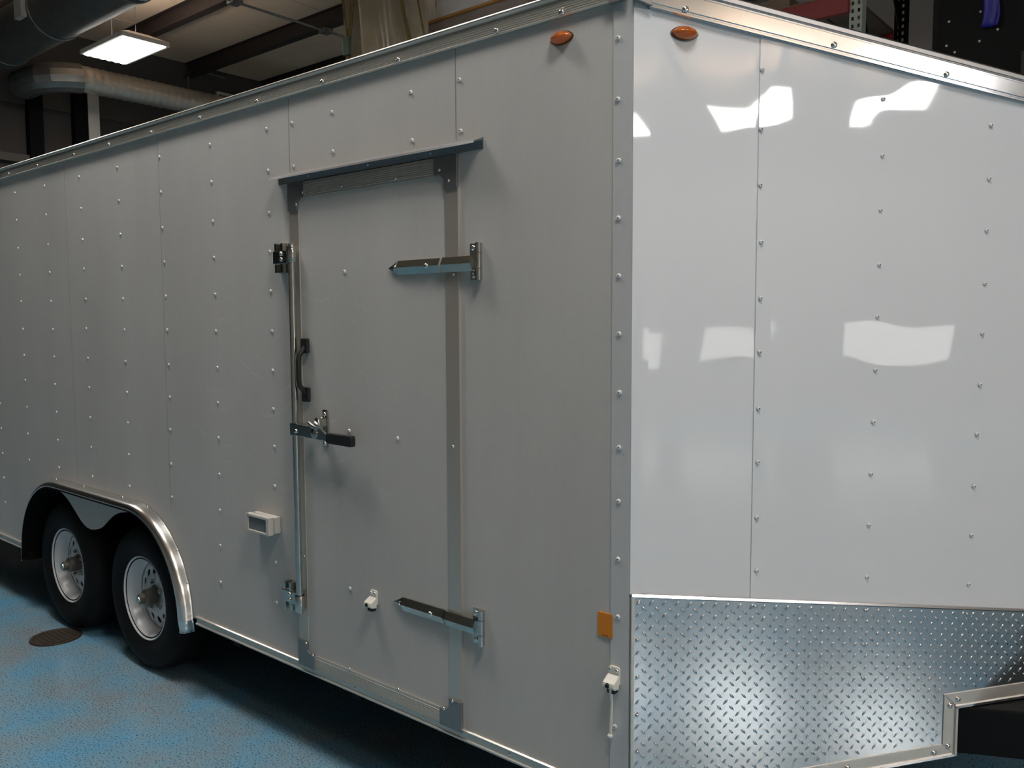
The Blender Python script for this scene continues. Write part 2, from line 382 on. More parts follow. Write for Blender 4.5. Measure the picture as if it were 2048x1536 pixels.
# ------------------------------------------------------------------ pallet rack behind the trailer
rk = thing('pallet_rack', (-2.9, 4.5, 0), 'steel pallet rack with red beams and perforated uprights behind the trailer', 'rack')
def upright(x, y, m):
    u = MB(); z1 = 5.2
    # front web as two strips with the rungs between the punched holes
    w = .042
    u.box(x - w, x - .028, y - .03, y - .026, 0, z1).box(x - .012, x + .012, y - .03, y - .026, 0, z1).box(x + .028, x + w, y - .03, y - .026, 0, z1)
    for k in range(int(z1 / .05)):
        z = k * .05
        u.box(x - .028, x - .012, y - .03, y - .026, z, z + .026).box(x + .012, x + .028, y - .03, y - .026, z, z + .026)
    u.box(x - w, x - w + .004, y - .026, y + .05, 0, z1).box(x + w - .004, x + w, y - .026, y + .05, 0, z1)
    return u.build('upright', m, rk)
for x in (-.725, -3.35, -5.95):
    upright(x, 4.03, UPR); upright(x, 5.03, POSTD if x > -1 else UPR)
    for k in range(4):
        z = .3 + k * 1.2
        MB().tube([(x, 4.08, z + 1.1), (x, 5.0, z)], .018, 6).build('brace', POSTD, rk)
for x0, x1 in ((-5.91, -3.39), (-3.31, -.765)):
    lv = (1.6, 4.15) if x1 < -3 else (1.6, 3.73)
    for z in lv:
        for y in (4.0, 5.03):
            MB().box(x0, x1, y - .03, y + .02, z, z + .125).build('beam', RED, rk, bev=.006)
        nb = 9
        for k in range(nb):
            a = x0 + (x1 - x0) * k / nb
            MB().box(a + .01, a + (x1 - x0) / nb - .01, 4.02, 5.02, z + .125, z + .15).build('deck_board', BOARD, rk)
for k in range(3):
    o = MB().box(-2.6 + k * .5, -2.2 + k * .5, 4.05, 4.95, 3.885, 3.96).build('plank_bundle', BOARD)
    tag(o, ('bundle of brown boards lying on the red rack beam, nearest the upright', 'bundle of brown boards lying on the red rack beam, middle one', 'bundle of brown boards lying on the red rack beam, farthest from the upright')[2 - k], 'boards', 'board bundles on the rack')

# wrapped pallet load on the rack's upper level
wp = thing('wrapped_pallet', (-4.2, 4.370, 4.300), 'cloudy plastic-wrapped load on a brown pallet above the trailer roof', 'pallet')
for k, y in enumerate((3.96, 4.42, 4.88)): MB().box(-4.78, -3.45, y, y + .1, 4.300, 4.370).build('pallet_bearer', WOOD, wp)
for k in range(7):
    MB().box(-4.78 + k * .195, -4.63 + k * .195, 3.94, 4.99, 4.370, 4.395).build('pallet_board', WOOD, wp)
MB().box(-4.74, -3.48, 3.97, 4.96, 4.395, 4.525).build('carton_layer', CARTG, wp, bev=.015)
MB().box(-4.73, -3.49, 3.955, 4.97, 4.525, 4.548).build('edge_board', CARD, wp, bev=.004)
def wrapf(u, v):
    a = 2 * PI * u; c, s_ = math.cos(a), math.sin(a)
    k = min(1 / max(abs(c), abs(s_)), 1.30)
    fold = .05 * abs(math.sin(5 * a + 4 * v)) + .03 * abs(math.sin(11 * a - 7 * v + 1)) + .02 * math.sin(17 * v + 3 * a)
    f = 1.0 - .30 * max(0, v - .3) ** 1.2 - fold * (.25 + v)
    return (-4.11 + .63 * k * c * f, 4.46 + .50 * k * s_ * f, 4.548 + .62 * v + .04 * math.sin(3 * a) * v)
m = MB().grid(wrapf, 96, 18)
o = m.build('stretch_wrap', WRAP, wp, smooth=True); md = o.modifiers.new('thick', 'SOLIDIFY'); md.thickness = .003
MB().box(-4.55, -3.72, 4.12, 4.80, 4.548, 5.020).build('wrapped_carton', WOOD, wp, bev=.02)

# hanging plastic sheet with straps
hs = thing('plastic_sheet', (-5.0, 3.62, 3.8), 'cloudy plastic sheet with brown straps hanging from the ceiling above the trailer', 'plastic sheet')
KS = .940
def kx(x): return 1.2183 + (x - 1.2183) * KS
def kz(z): return 1.7 + (z - 1.7) * KS
def sheetf(u, v):
    z = 5.66 + (kz(3.9) - 5.66) * v
    wl_, wr_ = kx(-6.06 + .14 * v), kx(-4.70 - .05 * v)
    x = wl_ + (wr_ - wl_) * u
    return (x + .02 * math.sin(7 * v + 9 * u), 3.62 + .07 * math.sin(11 * u + 1.2 * v) + .05 * math.sin(23 * u - 3 * v) * (1 - .4 * v), z)
me = MB().grid(sheetf, 60, 24)
o = me.build('sheet', SHEET, hs, smooth=True); md = o.modifiers.new('thick', 'SOLIDIFY'); md.thickness = .004
def strap(x0, z0, x1, z1, w_, y=3.48):
    x0, x1, z1 = kx(x0), kx(x1), kz(z1)
    m = MB(); dx = x1 - x0; L_ = math.hypot(dx, z1 - z0); nx, nz = (z1 - z0) / L_ * w_ / 2, -dx / L_ * w_ / 2
    m.slab([(x0 + nx, z0 + nz), (x1 + nx, z1 + nz), (x1 - nx, z1 - nz), (x0 - nx, z0 - nz)], y, y + .006)
    return m.build('strap', STRAP, hs)
strap(-5.52, 5.66, -5.78, 4.25, .055); strap(-5.98, 5.66, -5.72, 4.35, .03); strap(-5.25, 5.66, -4.80, 4.2, .04); strap(-5.0, 5.66, -4.60, 4.2, .02)
MB().box(kx(-5.80), kx(-5.71), 3.45, 3.49, kz(4.40), kz(4.58)).build('buckle', BUCKLE, hs, bev=.008)

# dark stacked bins at the right end of the rack
bn = thing('storage_bin', (.55, 4.6, 0), 'tall black bolted storage bin beyond the nose roof at upper right', 'bin')
MB().box(-.26, 1.6, 4.2, 5.2, 0, 4.6).build('bin_body', BLACKB, bn, bev=.02)
for x, z in ((-.15, 3.77), (-.02, 3.62), (-.16, 3.40), (-.02, 3.44), (-.20, 3.60), (-.21, 3.45), (.08, 3.49)):
    MB().lathe([(0, -.008), (.006, -.006), (.008, 0)], (x, 4.198, z), 8).build('bolt', BOLT, bn)
MB().box(.22, .26, 4.16, 4.2, 2.6, 3.32).build('grey_bar', DARKG, bn)
dp = MB().box(-.52, -.29, 5.1, 5.16, 0, 5.0).build('grey_panel', DARKG)
tag(dp, 'plain dark grey panel standing between the rack upright and the black bin', 'panel')
rb = thing('blue_ribbon', (.04, 4.15, 3.5), 'bright blue ribbon hanging down the black bin', 'ribbon')
def rib(u, v): return (.02 + .09 * u - .03 * v + .01 * math.sin(9 * v), 4.17 + .012 * math.sin(6 * u + 5 * v), 3.95 - .44 * v)
o = MB().grid(rib, 6, 14).build('ribbon_strip', BLUE, rb, smooth=True); md = o.modifiers.new('thick', 'SOLIDIFY'); md.thickness = .003

# ------------------------------------------------------------------ drain in the floor
dr = thing('floor_drain', (-3.5, -.1, 0), 'round rusty brown floor drain cover beside the trailer wheels', 'drain')
MB().lathe([(0, .004), (.105, .004), (.11, .007), (.125, .007), (.128, .0005)], (-3.5, -.1, 0), 32, 'Z').build('rim', DRAIN, dr, smooth=.5)
for k in range(7):
    y = -.1 - .075 + k * .025; h = math.sqrt(.1 ** 2 - (y + .1) ** 2)
    MB().box(-3.5 - h, -3.5 + h, y - .007, y + .007, .003, .007).build('grate_bar', DRAIN, dr)

# ================================================================== the trailer
TR = thing('cargo_trailer', (-2.6, 1.3, 0), 'white enclosed tandem-axle cargo trailer with V-nose, side door and tread-plate nose guard', 'trailer')
XR = -6.25            # rear end
WC = ((-2.72, .355), (-3.586, .355))
ROW = 0.1524

# shared fixings
RIV = MB().lathe([(.0070, 0), (.0064, -.0030), (.0042, -.0050), (.0020, -.0054), (.0017, -.0036), (0, -.0036)], seg=8).mesh('rivet', RIVET, smooth=True)
RIV.materials.append(MANDREL)
for p in RIV.polygons:
    if math.hypot(p.center.x, p.center.z) < .0022: p.material_index = 1
SCR = MB().lathe([(.0088, 0), (.0088, -.0015), (.0078, -.0040), (.0050, -.0060), (.0022, -.0062), (.0018, -.0045), (0, -.0045)], seg=10).mesh('screw', CHROME, smooth=.6)
SCS = MB().lathe([(.0055, 0), (.0050, -.0022), (.0030, -.0034), (0, -.0036)], seg=8).mesh('screw', CHROME, smooth=True)
def fix(me, nm, x, y, z, parent, M=I4):
    return inst(nm, me, M @ T(x, y, z) @ Matrix.Rotation(random.random() * 6, 4, 'Y'), parent)

# --- side sheets
def zbot(x):
    (fx, fz), (rx, rz) = WC; R = .462
    if fx <= x < fx + R: return max(.37, fz + math.sqrt(max(0, R * R - (x - fx) ** 2)))
    if rx - R < x <= rx: return max(.37, rz + math.sqrt(max(0, R * R - (x - rx) ** 2)))
    if rx < x < fx: return fz + R
    return .37
def sheet(x0, x1, zlo=None, y0=0.0):
    n = 1 if zlo is not None else 40
    bot = [(x0 + (x1 - x0) * k / n, zlo if zlo is not None else zbot(x0 + (x1 - x0) * k / n)) for k in range(n + 1)]
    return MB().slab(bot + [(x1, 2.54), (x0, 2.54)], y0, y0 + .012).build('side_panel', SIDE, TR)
P0 = sheet(-.590, -.012, .36, -.0010)
P1 = sheet(-1.441, -.585, 2.206, 0.0)
P2 = sheet(-2.412, -1.434, None, .0008)
P3 = sheet(-3.386, -2.405, None, .0016)
P4 = sheet(-4.360, -3.383, None, .0024)
P5 = sheet(-5.336, -4.35, None, .0032)
P6 = sheet(XR, -5.331, .37, .0040)
def panel_at(x):
    for a, o in ((-.587, P0), (-1.437, P1), (-2.409, P2), (-3.383, P3), (-4.355, P4), (-5.331, P5)):
        if x > a: return o
    return P6
SIDE_RIVETS = [
 [(-4.048,2.426),(-4.040,2.271),(-4.037,2.115),(-4.034,1.962),(-4.034,1.811),(-4.026,1.655),(-4.026,1.505),(-4.027,1.360),(-4.023,1.205),(-4.026,1.050)],
 [(-3.638,2.422),(-3.634,2.269),(-3.628,2.111),(-3.622,1.961),(-3.623,1.807),(-3.617,1.655),(-3.614,1.506),(-3.620,1.354),(-3.616,1.204),(-3.617,1.050)],
 [(-3.213,2.423),(-3.204,2.265),(-3.202,2.108),(-3.201,1.962),(-3.196,1.810),(-3.205,1.660),(-3.200,1.509),(-3.200,1.359),(-3.204,1.204),(-3.206,1.050)],
 [(-2.801,2.422),(-2.797,2.267),(-2.795,2.109),(-2.793,1.957),(-2.793,1.804),(-2.792,1.656),(-2.794,1.505),(-2.791,1.356),(-2.794,1.208),(-2.797,1.053),(-2.802,0.898)],
 [(-2.399,2.420),(-2.397,2.267),(-2.394,2.110),(-2.389,1.959),(-2.386,1.808),(-2.384,1.658),(-2.382,1.502),(-2.382,1.356),(-2.390,1.208),(-2.391,1.051),(-2.395,0.898)],
 [(-1.985,2.419),(-1.981,2.267),(-1.980,2.107),(-1.980,1.959),(-1.979,1.807),(-1.983,1.655),(-1.980,1.503),(-1.984,1.355),(-1.988,1.206),(-1.990,1.050),(-1.995,0.895),(-2.000,0.742),(-2.006,0.581)],
 [(-1.585,2.423),(-1.581,2.267),(-1.582,2.108),(-1.582,1.961),(-1.584,1.810),(-1.582,1.657),(-1.584,1.505),(-1.587,1.354),(-1.586,1.207),(-1.590,1.050),(-1.597,0.743),(-1.598,0.580)],
 [(-1.189,2.423),(-1.188,2.288),(-1.423,2.421),(-1.419,2.265),(-0.789,2.422),(-0.785,2.271),(-0.574,2.422),(-0.571,2.27)]]
for x in (-4.025, -3.617, -3.206): SIDE_RIVETS[0].append((x, .898))
for k in range(1, 4):
    SIDE_RIVETS.append([(-4.03 - .4064 * k, 2.42 - ROW * j) for j in range(13)])
for col in SIDE_RIVETS:
    for x, z in col:
        pa = panel_at(x); fix(RIV, 'rivet', x, pa.location.y - .006, z, pa)

SEAM_SHADE = mat('grey_seam_shade', (0.22, 0.215, 0.21), 0.6)  # grey beads added to stand in for the seams' thin shadow lines
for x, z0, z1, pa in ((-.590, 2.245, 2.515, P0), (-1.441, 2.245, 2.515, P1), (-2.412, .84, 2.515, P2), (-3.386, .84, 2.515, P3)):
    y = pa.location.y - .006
    MB().box(x - .0022 if z0 > 2 else x - .0012, x + .0004, y - .0002, y + .0025, z0, z1).build('seam_shade_bead', SEAM_SHADE, pa)

# --- corner post
post = MB()
post.slab([(-.021, .36), (.038, .36), (.038, 2.53), (-.021, 2.53)], -.004, .001)
PO = post.build('corner_post', POST, TR)
MB(MF).slab([(-.003, .96), (.045, .96), (.045, 2.49), (-.003, 2.49)], -.0032, .001).build('post_return', FRONT, PO)
for x, z in [(-0.006,2.424),(-0.006,2.269),(-0.002,2.112),(-0.002,1.963),(0.000,1.812),(0.002,1.659),(0.004,1.503),(0.004,1.355),(0.003,1.209),(0.003,1.050),(0.003,0.890),(-0.004,0.578)]:
    fix(RIV, 'rivet', x, -.004, z, PO)

# --- nose sheets (thin skin, pulled slightly out of flat by its rivets)
SEAM = .365; TIP = 1.571; STEP = 1.036
def wave(s, z):
    d_ = .00075 * math.sin(2 * PI * (s / .83 - .12) + 1.9 * z) + .00055 * math.sin(2 * PI * z / 1.25 + 2.2 + 2.4 * s)
    d_ += .00035 * math.sin(2 * PI * s / .41 + .6) * math.sin(2 * PI * z / .62 + .5)
    d_ += .0062 * math.sin(2 * PI * (s - .37) / .39) * (z - 2.22) * math.exp(-((z - 2.22) / .33) ** 2)
    for c in (.372, .758, 1.132):
        d_ += .00022 * math.exp(-((s - c) / .06) ** 2) * math.cos(2 * PI * (z - 2.364 + .131 * (s - .37)) / ROW)
    return d_
def nose_sheet(s0, s1, off, nm='nose_panel'):
    nu = max(8, int((s1 - s0) * 60)); nv = 110
    def f(u, v):
        s = s0 + (s1 - s0) * u; zt = 2.525 - DROP * s
        zl = .37 if s < STEP + .02 else .53
        z = zl + (zt - zl) * v
        e = min(1, min(u, 1 - u) * (s1 - s0) / .03)
        return (s, off - wave(s, z) * e, z)
    m = MB(MF).grid(f, nu, nv)
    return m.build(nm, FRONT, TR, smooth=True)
N0 = nose_sheet(.0, SEAM + .004, .0010)
N1 = nose_sheet(SEAM, TIP, -.0012)
FRONT_RIVETS = [[(0.367,2.364),(0.370,2.207),(0.372,2.059),(0.378,1.906),(0.379,1.754),(0.379,1.606),(0.379,1.450),(0.380,1.300),(0.380,1.143),(0.383,0.992)],
  [(0.759,2.312),(0.761,2.156),(0.760,2.004),(0.761,1.850),(0.760,1.702),(0.759,1.549),(0.757,1.398),(0.754,1.246),(0.752,1.095),(0.751,0.940)],
  [(1.137,2.262),(1.138,2.107),(1.136,1.956),(1.137,1.799),(1.135,1.650),(1.134,1.497),(1.130,1.346),(1.126,1.188),(1.124,1.037),(1.120,0.885)]]
for col in FRONT_RIVETS:
    for s, z in col:
        fix(RIV, 'rivet', max(s, SEAM + .006), -.0022, z, N1, MF)
# far half of the nose, far side, rear, roof, underside
C0 = MF @ Vector((TIP, 0, 0)); NX = C0.x
def quad(nm, pts, m): return MB().add(pts, [tuple(range(len(pts)))]).build(nm, m, TR)
zt = 2.525
quad('far_nose_panel', [(NX, 1.3, .53), (.04, 2.6, .53), (.04, 2.6, zt), (NX, 1.3, zt - DROP * TIP)], FRONT)
MB().box(XR, .04, 2.59, 2.6, .37, 2.54).build('far_side_panel', SIDE, TR)
MB().box(XR, XR + .01, .02, 2.59, .37, 2.54).build('rear_panel', SIDE, TR)
MB().box(XR, .02, .012, 2.59, 2.54, 2.56).build('roof', ROOFM, TR)
quad('nose_roof', [(.02, .012, 2.545), (.02, 2.59, 2.545), (NX, 1.3, 2.545 - DROP * TIP)], ROOFM)
for a in ((XR, -4.12, .03, 2.58), (-2.18, 0, .03, 2.58), (-4.12, -2.18, .45, 2.2)): MB().box(*a, .34, .37).build('underfloor', STEEL, TR)
quad('nose_underfloor', [(.0, .05, .364), (.0, 2.55, .364), (.62, 1.75, .364), (.62, .85, .364)], STEEL)
for y in (.42, 2.1): MB().box(XR, -.1, y, y + .08, .19, .34).build('frame_rail', STEEL, TR)
for x in (-.4, -1.2, -2.0, -4.4, -5.2, -6): MB().box(x, x + .05, .05, 2.55, .29, .34).build('cross_member', STEEL, TR)
MB().box(-4.2, -2.1, .40, .42, .2, .95).build('well_back', LINER, TR)

# --- roof trims
def side_trim():
    b = 2.516; t = 2.578
    pr_ = [(0.004, b), (-.011, b), (-.014, b + .002), (-.014, b + .005)]
    for k in range(5):
        z = b + .010 + k * .0065
        pr_ += [(-.0110, z - .0022), (-.0130, z - .0008), (-.0130, z + .0022), (-.0110, z + .0036)]
    pr_ += [(-.0105, b + .046), (-.020, b + .052), (-.0215, t - .006), (-.019, t - .002), (-.014, t), (.03, t + .004), (.03, b + .05), (.004, b + .05)]
    return pr_
ST = MB().sweep(side_trim(), [(XR, 0), (-3, 0), (-.024, 0)]).build('roof_trim', ALU, TR)
for x, z in [(-0.183,2.527),(-0.416,2.529),(-0.832,2.528),(-1.223,2.531),(-1.62,2.528),(-2.032,2.53),(-2.438,2.529),(-2.846,2.532),(-3.228,2.532),(-3.68,2.532),(-4.079,2.532),(-4.5,2.531)]:
    fix(SCR, 'screw', x, -.0125, z, ST)
def front_trim():
    b = 2.496; t = 2.574
    return [(.004, b), (-.010, b), (-.0125, b + .002), (-.0125, b + .007), (-.010, b + .009), (-.010, b + .012), (-.0120, b + .014), (-.0122, b + .052),
            (-.010, b + .054), (-.010, b + .058), (-.0185, b + .061), (-.020, t - .007), (-.017, t - .002), (-.012, t), (.03, t + .004), (.03, b + .05), (.004, b + .05)]
FT = MB(MF).sweep(front_trim(), [(.037, -DROP * .037), (.8, -DROP * .8), (TIP, -DROP * TIP)]).build('nose_roof_trim', ALUB, TR)
for s, z in [(0.137, 2.494), (0.586, 2.442), (0.963, 2.391), (1.40, 2.333)]: fix(SCR, 'screw', s, -.0120, z + .001, FT, MF)
cap = MB()
cap.slab([(-.026, 2.509), (.033, 2.509), (.033, 2.590), (-.026, 2.590)], -.022, -.014)
cap.box(-.026, .033, -.022, .05, 2.583, 2.590)
cap.M = MF
cap.slab([(-.008, 2.505), (.040, 2.492), (.040, 2.573), (-.008, 2.582)], -.022, -.013)
CP = cap.build('roof_corner_cap', BRACKET, TR, bev=.002)
for x, z in ((-.013, 2.55),): fix(SCR, 'screw', x, -.022, z, CP)
fix(SCR, 'screw', .028, -.022, 2.515, CP, MF)

# --- marker lamps
def marker(M, x, z, M2=I4):
    prof = []
    L = MB(M)
    def pt(u, v):      # pointed oval dome with ribs
        a = 2 * PI * u; c, s_ = math.cos(a), math.sin(a)
        rx, rz = .036, .0165 * (abs(s_) ** .25)
        k = math.cos(v * PI / 2)
        return (x + rx * c * k, -.004 - .024 * math.sin(v * PI / 2) - .0012 * math.cos(60 * c * k * 1.0) * (v > .1), z + rz * s_ * k)
    L.grid(pt, 28, 7)
    o = L.build('marker_light', AMBER, TR, smooth=.7, label='amber oval clearance lamp')
    b = MB(M); b.grid(lambda u, v: (x + .030 * math.cos(2 * PI * u) * v, -.006 - .006 * (1 - v), z + .012 * math.sin(2 * PI * u) * v), 18, 2)
    b.build('reflector', AMBERB, o)
    b = MB(M)
    ov = [(x + .039 * math.cos(2 * PI * i / 24), z + .0185 * math.sin(2 * PI * i / 24) * abs(math.sin(2 * PI * i / 24)) ** .2) for i in range(24)]
    b.slab(ov, -.005, .002); b.build('base', AMBERD, o)
marker(I4, -.189, 2.463); marker(MF, .140, 2.438)

# --- bottom rail
br = [(.004, .350), (-.010, .350), (-.012, .352), (-.012, .357), (-.006, .359), (-.005, .380), (-.010, .382), (-.011, .386), (-.006, .389), (.004, .389)]
for x0, x1, sc in ((-2.205, -.0, (-2.141, -1.117, -.765, -.382)), (XR, -4.10, (-4.5, -5.0))):
    o = MB().sweep(br, [(x0, 0), (x1, 0)]).build('bottom_rail', ALU, TR)
    for x in sc: fix(SCS, 'screw', x, -.0050, .371, o)

# --- side door
X0, X1, Z0, Z1 = -1.440, -.578, .378, 2.200
jm = MB()                                                       # black gasket seen in the gap round the leaf
jm.slab([(X0 - .001, Z0 - .006), (X1 + .010, Z0 - .006), (X1 + .010, Z1 + .006), (X0 - .001, Z1 + .006)], .006, .030)
jm.build('door_gasket', GASKET, TR)
DO = MB().slab([(X0 + .012, Z0 + .01), (X1 - .012, Z0 + .01), (X1 - .012, Z1 - .01), (X0 + .012, Z1 - .01)], -.006, .010).build('side_door', SIDE, TR, label='white man door with aluminium edge rails')
W = .057
for nm, a in (('door_stile', (X0, X0 + W, Z0, Z1)), ('door_stile', (X1 - W, X1, Z0, Z1))):
    MB().box(a[0], a[1], -.0095, .008, a[2], a[3]).build(nm, RAIL, DO, bev=.001)
def hrail(zc, flip):
    h = .027; p = [(.008, zc - h), (-.012, zc - h)]
    for k in range(7):
        z = zc - h + .006 + k * .006
        p += [(-.0118, z - .0012), (-.0132, z), (-.0132, z + .0018), (-.0118, z + .003)]
    p += [(-.012, zc + h), (.008, zc + h)]
    return MB().sweep(p, [(X0 + W, 0), (X1 - W, 0)]).build('door_rail', RAIL, DO)
hrail(Z1 - .027, 0); hrail(Z0 + .028, 1)
# edge lip catching light along the inner side of the rails
def bracket(cx, cz, sx, sz):
    """L plate: corner at (cx,cz), arms towards sx,sz"""
    a, w_ = .100, .060
    p = [(0, 0), (a, 0), (a, w_ - .003), (w_ + .012, w_ - .003), (w_ - .002, w_ + .010), (w_ - .002, a), (0, a)]
    p = [(cx + sx * x, cz + sz * z) for x, z in p]
    if sx * sz < 0: p = p[::-1]
    o = MB().slab(p, -.0155, -.006).build('corner_bracket', BRACKET, DO, bev=.0015)
bracket(X0 - .001, Z1 + .001, 1, -1); bracket(X1 + .001, Z1 + .001, -1, -1); bracket(X0 - .001, Z0 - .001, 1, 1); bracket(X1 + .001, Z0 - .001, -1, 1)
for x, z in [(-1.13,2.16),(-0.856,2.157),(-0.597,1.838),(-0.606,1.301),(-1.392,.807),(-1.135,0.438),(-0.877,0.437)]: fix(SCS, 'screw', x, -.0130, z, DO)
for x, z in [(-0.651,2.161),(-0.612,2.123),(-1.349,2.161),(-1.388,2.121),(-1.389,0.471),(-1.35,0.434),(-0.617,0.472),(-0.656,0.435)]: fix(SCS, 'screw', x, -.0155, z, DO)
for x, z in [(-1.128,1.867),(-1.12,1.308),(-0.868,1.303),(-1.132,0.735)]: fix(RIV, 'rivet', x, -.006, z, DO)

# --- drip cap over the door
dc = [(0, 2.240), (-.004, 2.239), (-.044, 2.223), (-.0465, 2.216), (-.0445, 2.216), (-.042, 2.220), (-.005, 2.234), (-.003, 2.231), (-.003, 2.205), (0, 2.205)]
DC = MB().sweep(dc, [(-1.512, 0), (-.480, 0)]).build('drip_cap', DRIP, TR, label='aluminium drip cap')
for x in (-1.33, -1.0, -.70): fix(SCS, 'screw', x, -.003, 2.219, DC)

# --- strap hinges
def hinge(zc, hz, s0, s1):
    xs = -.512
    xt = -.893
    h = .023
    # strap: folded long plate with a raised spine and pointed tip
    m = MB()
    def sect(x, k, yb):
        return [(x, yb, zc - h * k), (x, yb - .005, zc - h * k), (x, yb - .016 * max(k, .45), zc), (x, yb - .005, zc + h * k), (x, yb, zc + h * k)]
    st = [(xt, .02, -.008), (xt + .022, .45, -.008), (xt + .046, 1, -.008), (X1 - .075, 1, -.008), (X1 - .06, 1, -.014), (xs, 1, -.014)]
    v = []; f = []
    for x, k, yb in st: v += sect(x, k, yb)
    n = len(st)
    for a in range(n - 1):
        for i in range(5): f.append((a * 5 + i, a * 5 + (i + 1) % 5, (a + 1) * 5 + (i + 1) % 5, (a + 1) * 5 + i))
    f += [(4, 3, 2, 1, 0), tuple(range((n - 1) * 5, n * 5))]
    m.add(v, f)
    H = m.build('strap_hinge', ZINC, TR, label='zinc strap hinge')
    pl = MB(); pl.box(-.533, -.487, -.006, .0, hz - .056, hz + .056); pl.build('hinge_plate', ZINC, H, bev=.0015)
    b = MB()
    b.tube([(-.492, -.014, hz - .056), (-.492, -.014, hz - .022)], .0095, 12); b.tube([(-.492, -.014, hz - .0205), (-.492, -.014, hz + .026)], .0098, 12); b.tube([(-.492, -.014, hz + .0275), (-.492, -.014, hz + .056)], .0095, 12)
    b.build('hinge_barrel', ZINC, H, smooth=.6)
    b = MB(); b.box(xs - .01, -.494, -.020, -.008, zc - h, zc + h); b.build('hinge_knuckle', ZINC, H, bev=.003)
    fix(SCR, 'screw', xt + .035, -.014, zc, H); fix(SCR, 'screw', -.706, -.0225, zc, H)
    for z in (hz - .042, hz + .042): fix(SCR, 'screw', -.518, -.006, z, H)
hinge(1.868, 1.873, 0, 0); hinge(.742, .742, 0, 0)

# --- lock bar
LB = MB().tube([(-1.400, -.032, .592), (-1.400, -.032, 1.978)], .0130, 16).build('lock_bar', ZINC, TR, smooth=.6, label='long zinc cam lock bar')
for zc, up in ((1.930, 1), (.640, -1)):
    k = MB()
    k.box(-1.515, -1.405, -.006, 0, zc - .055, zc + .055)
    k.build('keeper_plate', ZINC, LB, bev=.002)
    for a, b_ in ((zc - .055, zc - .022), (zc + .026, zc + .055)):
        MB().box(-1.510, -1.494, -.030, -.004, a, b_).build('keeper_jaw', ZINC, LB, bev=.002)
        MB().box(-1.472, -1.456, -.030, -.004, a, b_).build('keeper_jaw', ZINC, LB, bev=.002)
    MB().lathe([(.0175, -.030), (.0185, -.028), (.0185, .028), (.0175, .030)], (-1.400, -.032, zc + .01 * up), 18, 'Z').build('bar_collar', ZINC, LB, smooth=.6)
    MB().box(-1.512, -1.388, -.036, -.028, zc - .022, zc + .026).build('cam', ZINC, LB, bev=.003)
    for z in (zc - .006, zc + .014): fix(SCR, 'screw', -1.458, -.036, z, LB)
# small bearing block where the lever is welded
MB().box(-1.412, -1.352, -.050, -.022, 1.272, 1.318).build('lever_yoke', ZINC, LB, bev=.003)
fix(SCR, 'screw', -1.372, -.050, 1.290, LB)
MB().slab([(-1.36, 1.273), (-1.20, 1.268), (-1.17, 1.270), (-1.17, 1.292), (-1.20, 1.296), (-1.225, 1.312), (-1.36, 1.316)], -.052, -.044).build('lever', ZINC, LB, bev=.0025)
MB().slab([(-1.183, 1.263), (-1.052, 1.261), (-1.048, 1.268), (-1.048, 1.292), (-1.052, 1.299), (-1.180, 1.299), (-1.186, 1.292), (-1.187, 1.268)], -.060, -.038).build('lever_grip', BLACK, LB, bev=.003)
MB().lathe([(0, -.004), (.009, -.004), (.019, -.001), (.020, .002)], (-1.262, -.052, 1.292), 16).build('lever_boss', ZINC, LB, smooth=.5)
hp = MB(); hp.box(-1.266, -1.236, -.012, -.006, 1.236, 1.374); hp.build('hasp_plate', ZINC, LB, bev=.004)
hp = MB(); hp.slab([(-1.266, 1.316), (-1.238, 1.316), (-1.240, 1.345), (-1.250, 1.352), (-1.262, 1.345)], -.050, -.012); hp.build('hasp_hook', ZINC, LB, bev=.004)
MB().tube([(-1.28, -.062, 1.328), (-1.255, -.062, 1.318), (-1.235, -.060, 1.312)], .007, 8).build('hasp_pin', CHROME, LB, smooth=.6)
for z in (1.358, 1.250): fix(SCR, 'screw', -1.251, -.012, z, LB)

# --- black grab handle by the bar
gh = MB()
GH = gh.tube([(-1.352, -.014, 1.605), (-1.354, -.026, 1.588), (-1.357, -.040, 1.570), (-1.358, -.044, 1.548), (-1.358, -.044, 1.480), (-1.357, -.040, 1.458), (-1.354, -.026, 1.440), (-1.350, -.014, 1.425)], .009, 10).build('grab_handle', BLACK, TR, smooth=.7, label='black plastic grab handle')
for z0, z1 in ((1.578, 1.632), (1.398, 1.452)): MB().box(-1.372, -1.332, -.024, -.010, z0, z1).build('handle_foot', BLACK, GH, bev=.005)

# --- side vent
v = MB(); v.box(-1.712, -1.556, -.030, 0, .868, .934)
VB = v.build('side_vent', BEIGE, TR, bev=.004, label='beige boxy side vent')
v = MB()
for a in ((-1.714, -1.697, .866, .936), (-1.571, -1.554, .866, .936), (-1.697, -1.571, .926, .936), (-1.697, -1.571, .866, .874)): v.box(a[0], a[1], -.058, -.033, a[2], a[3])
v.build('vent_frame', BEIGE, VB, bev=.002)
MB().box(-1.697, -1.571, -.052, -.033, .874, .926).build('vent_screen', VENTD, VB)
MB().box(-1.709, -1.559, -.034, -.029, .870, .932).build('vent_joint', GASKET, VB)

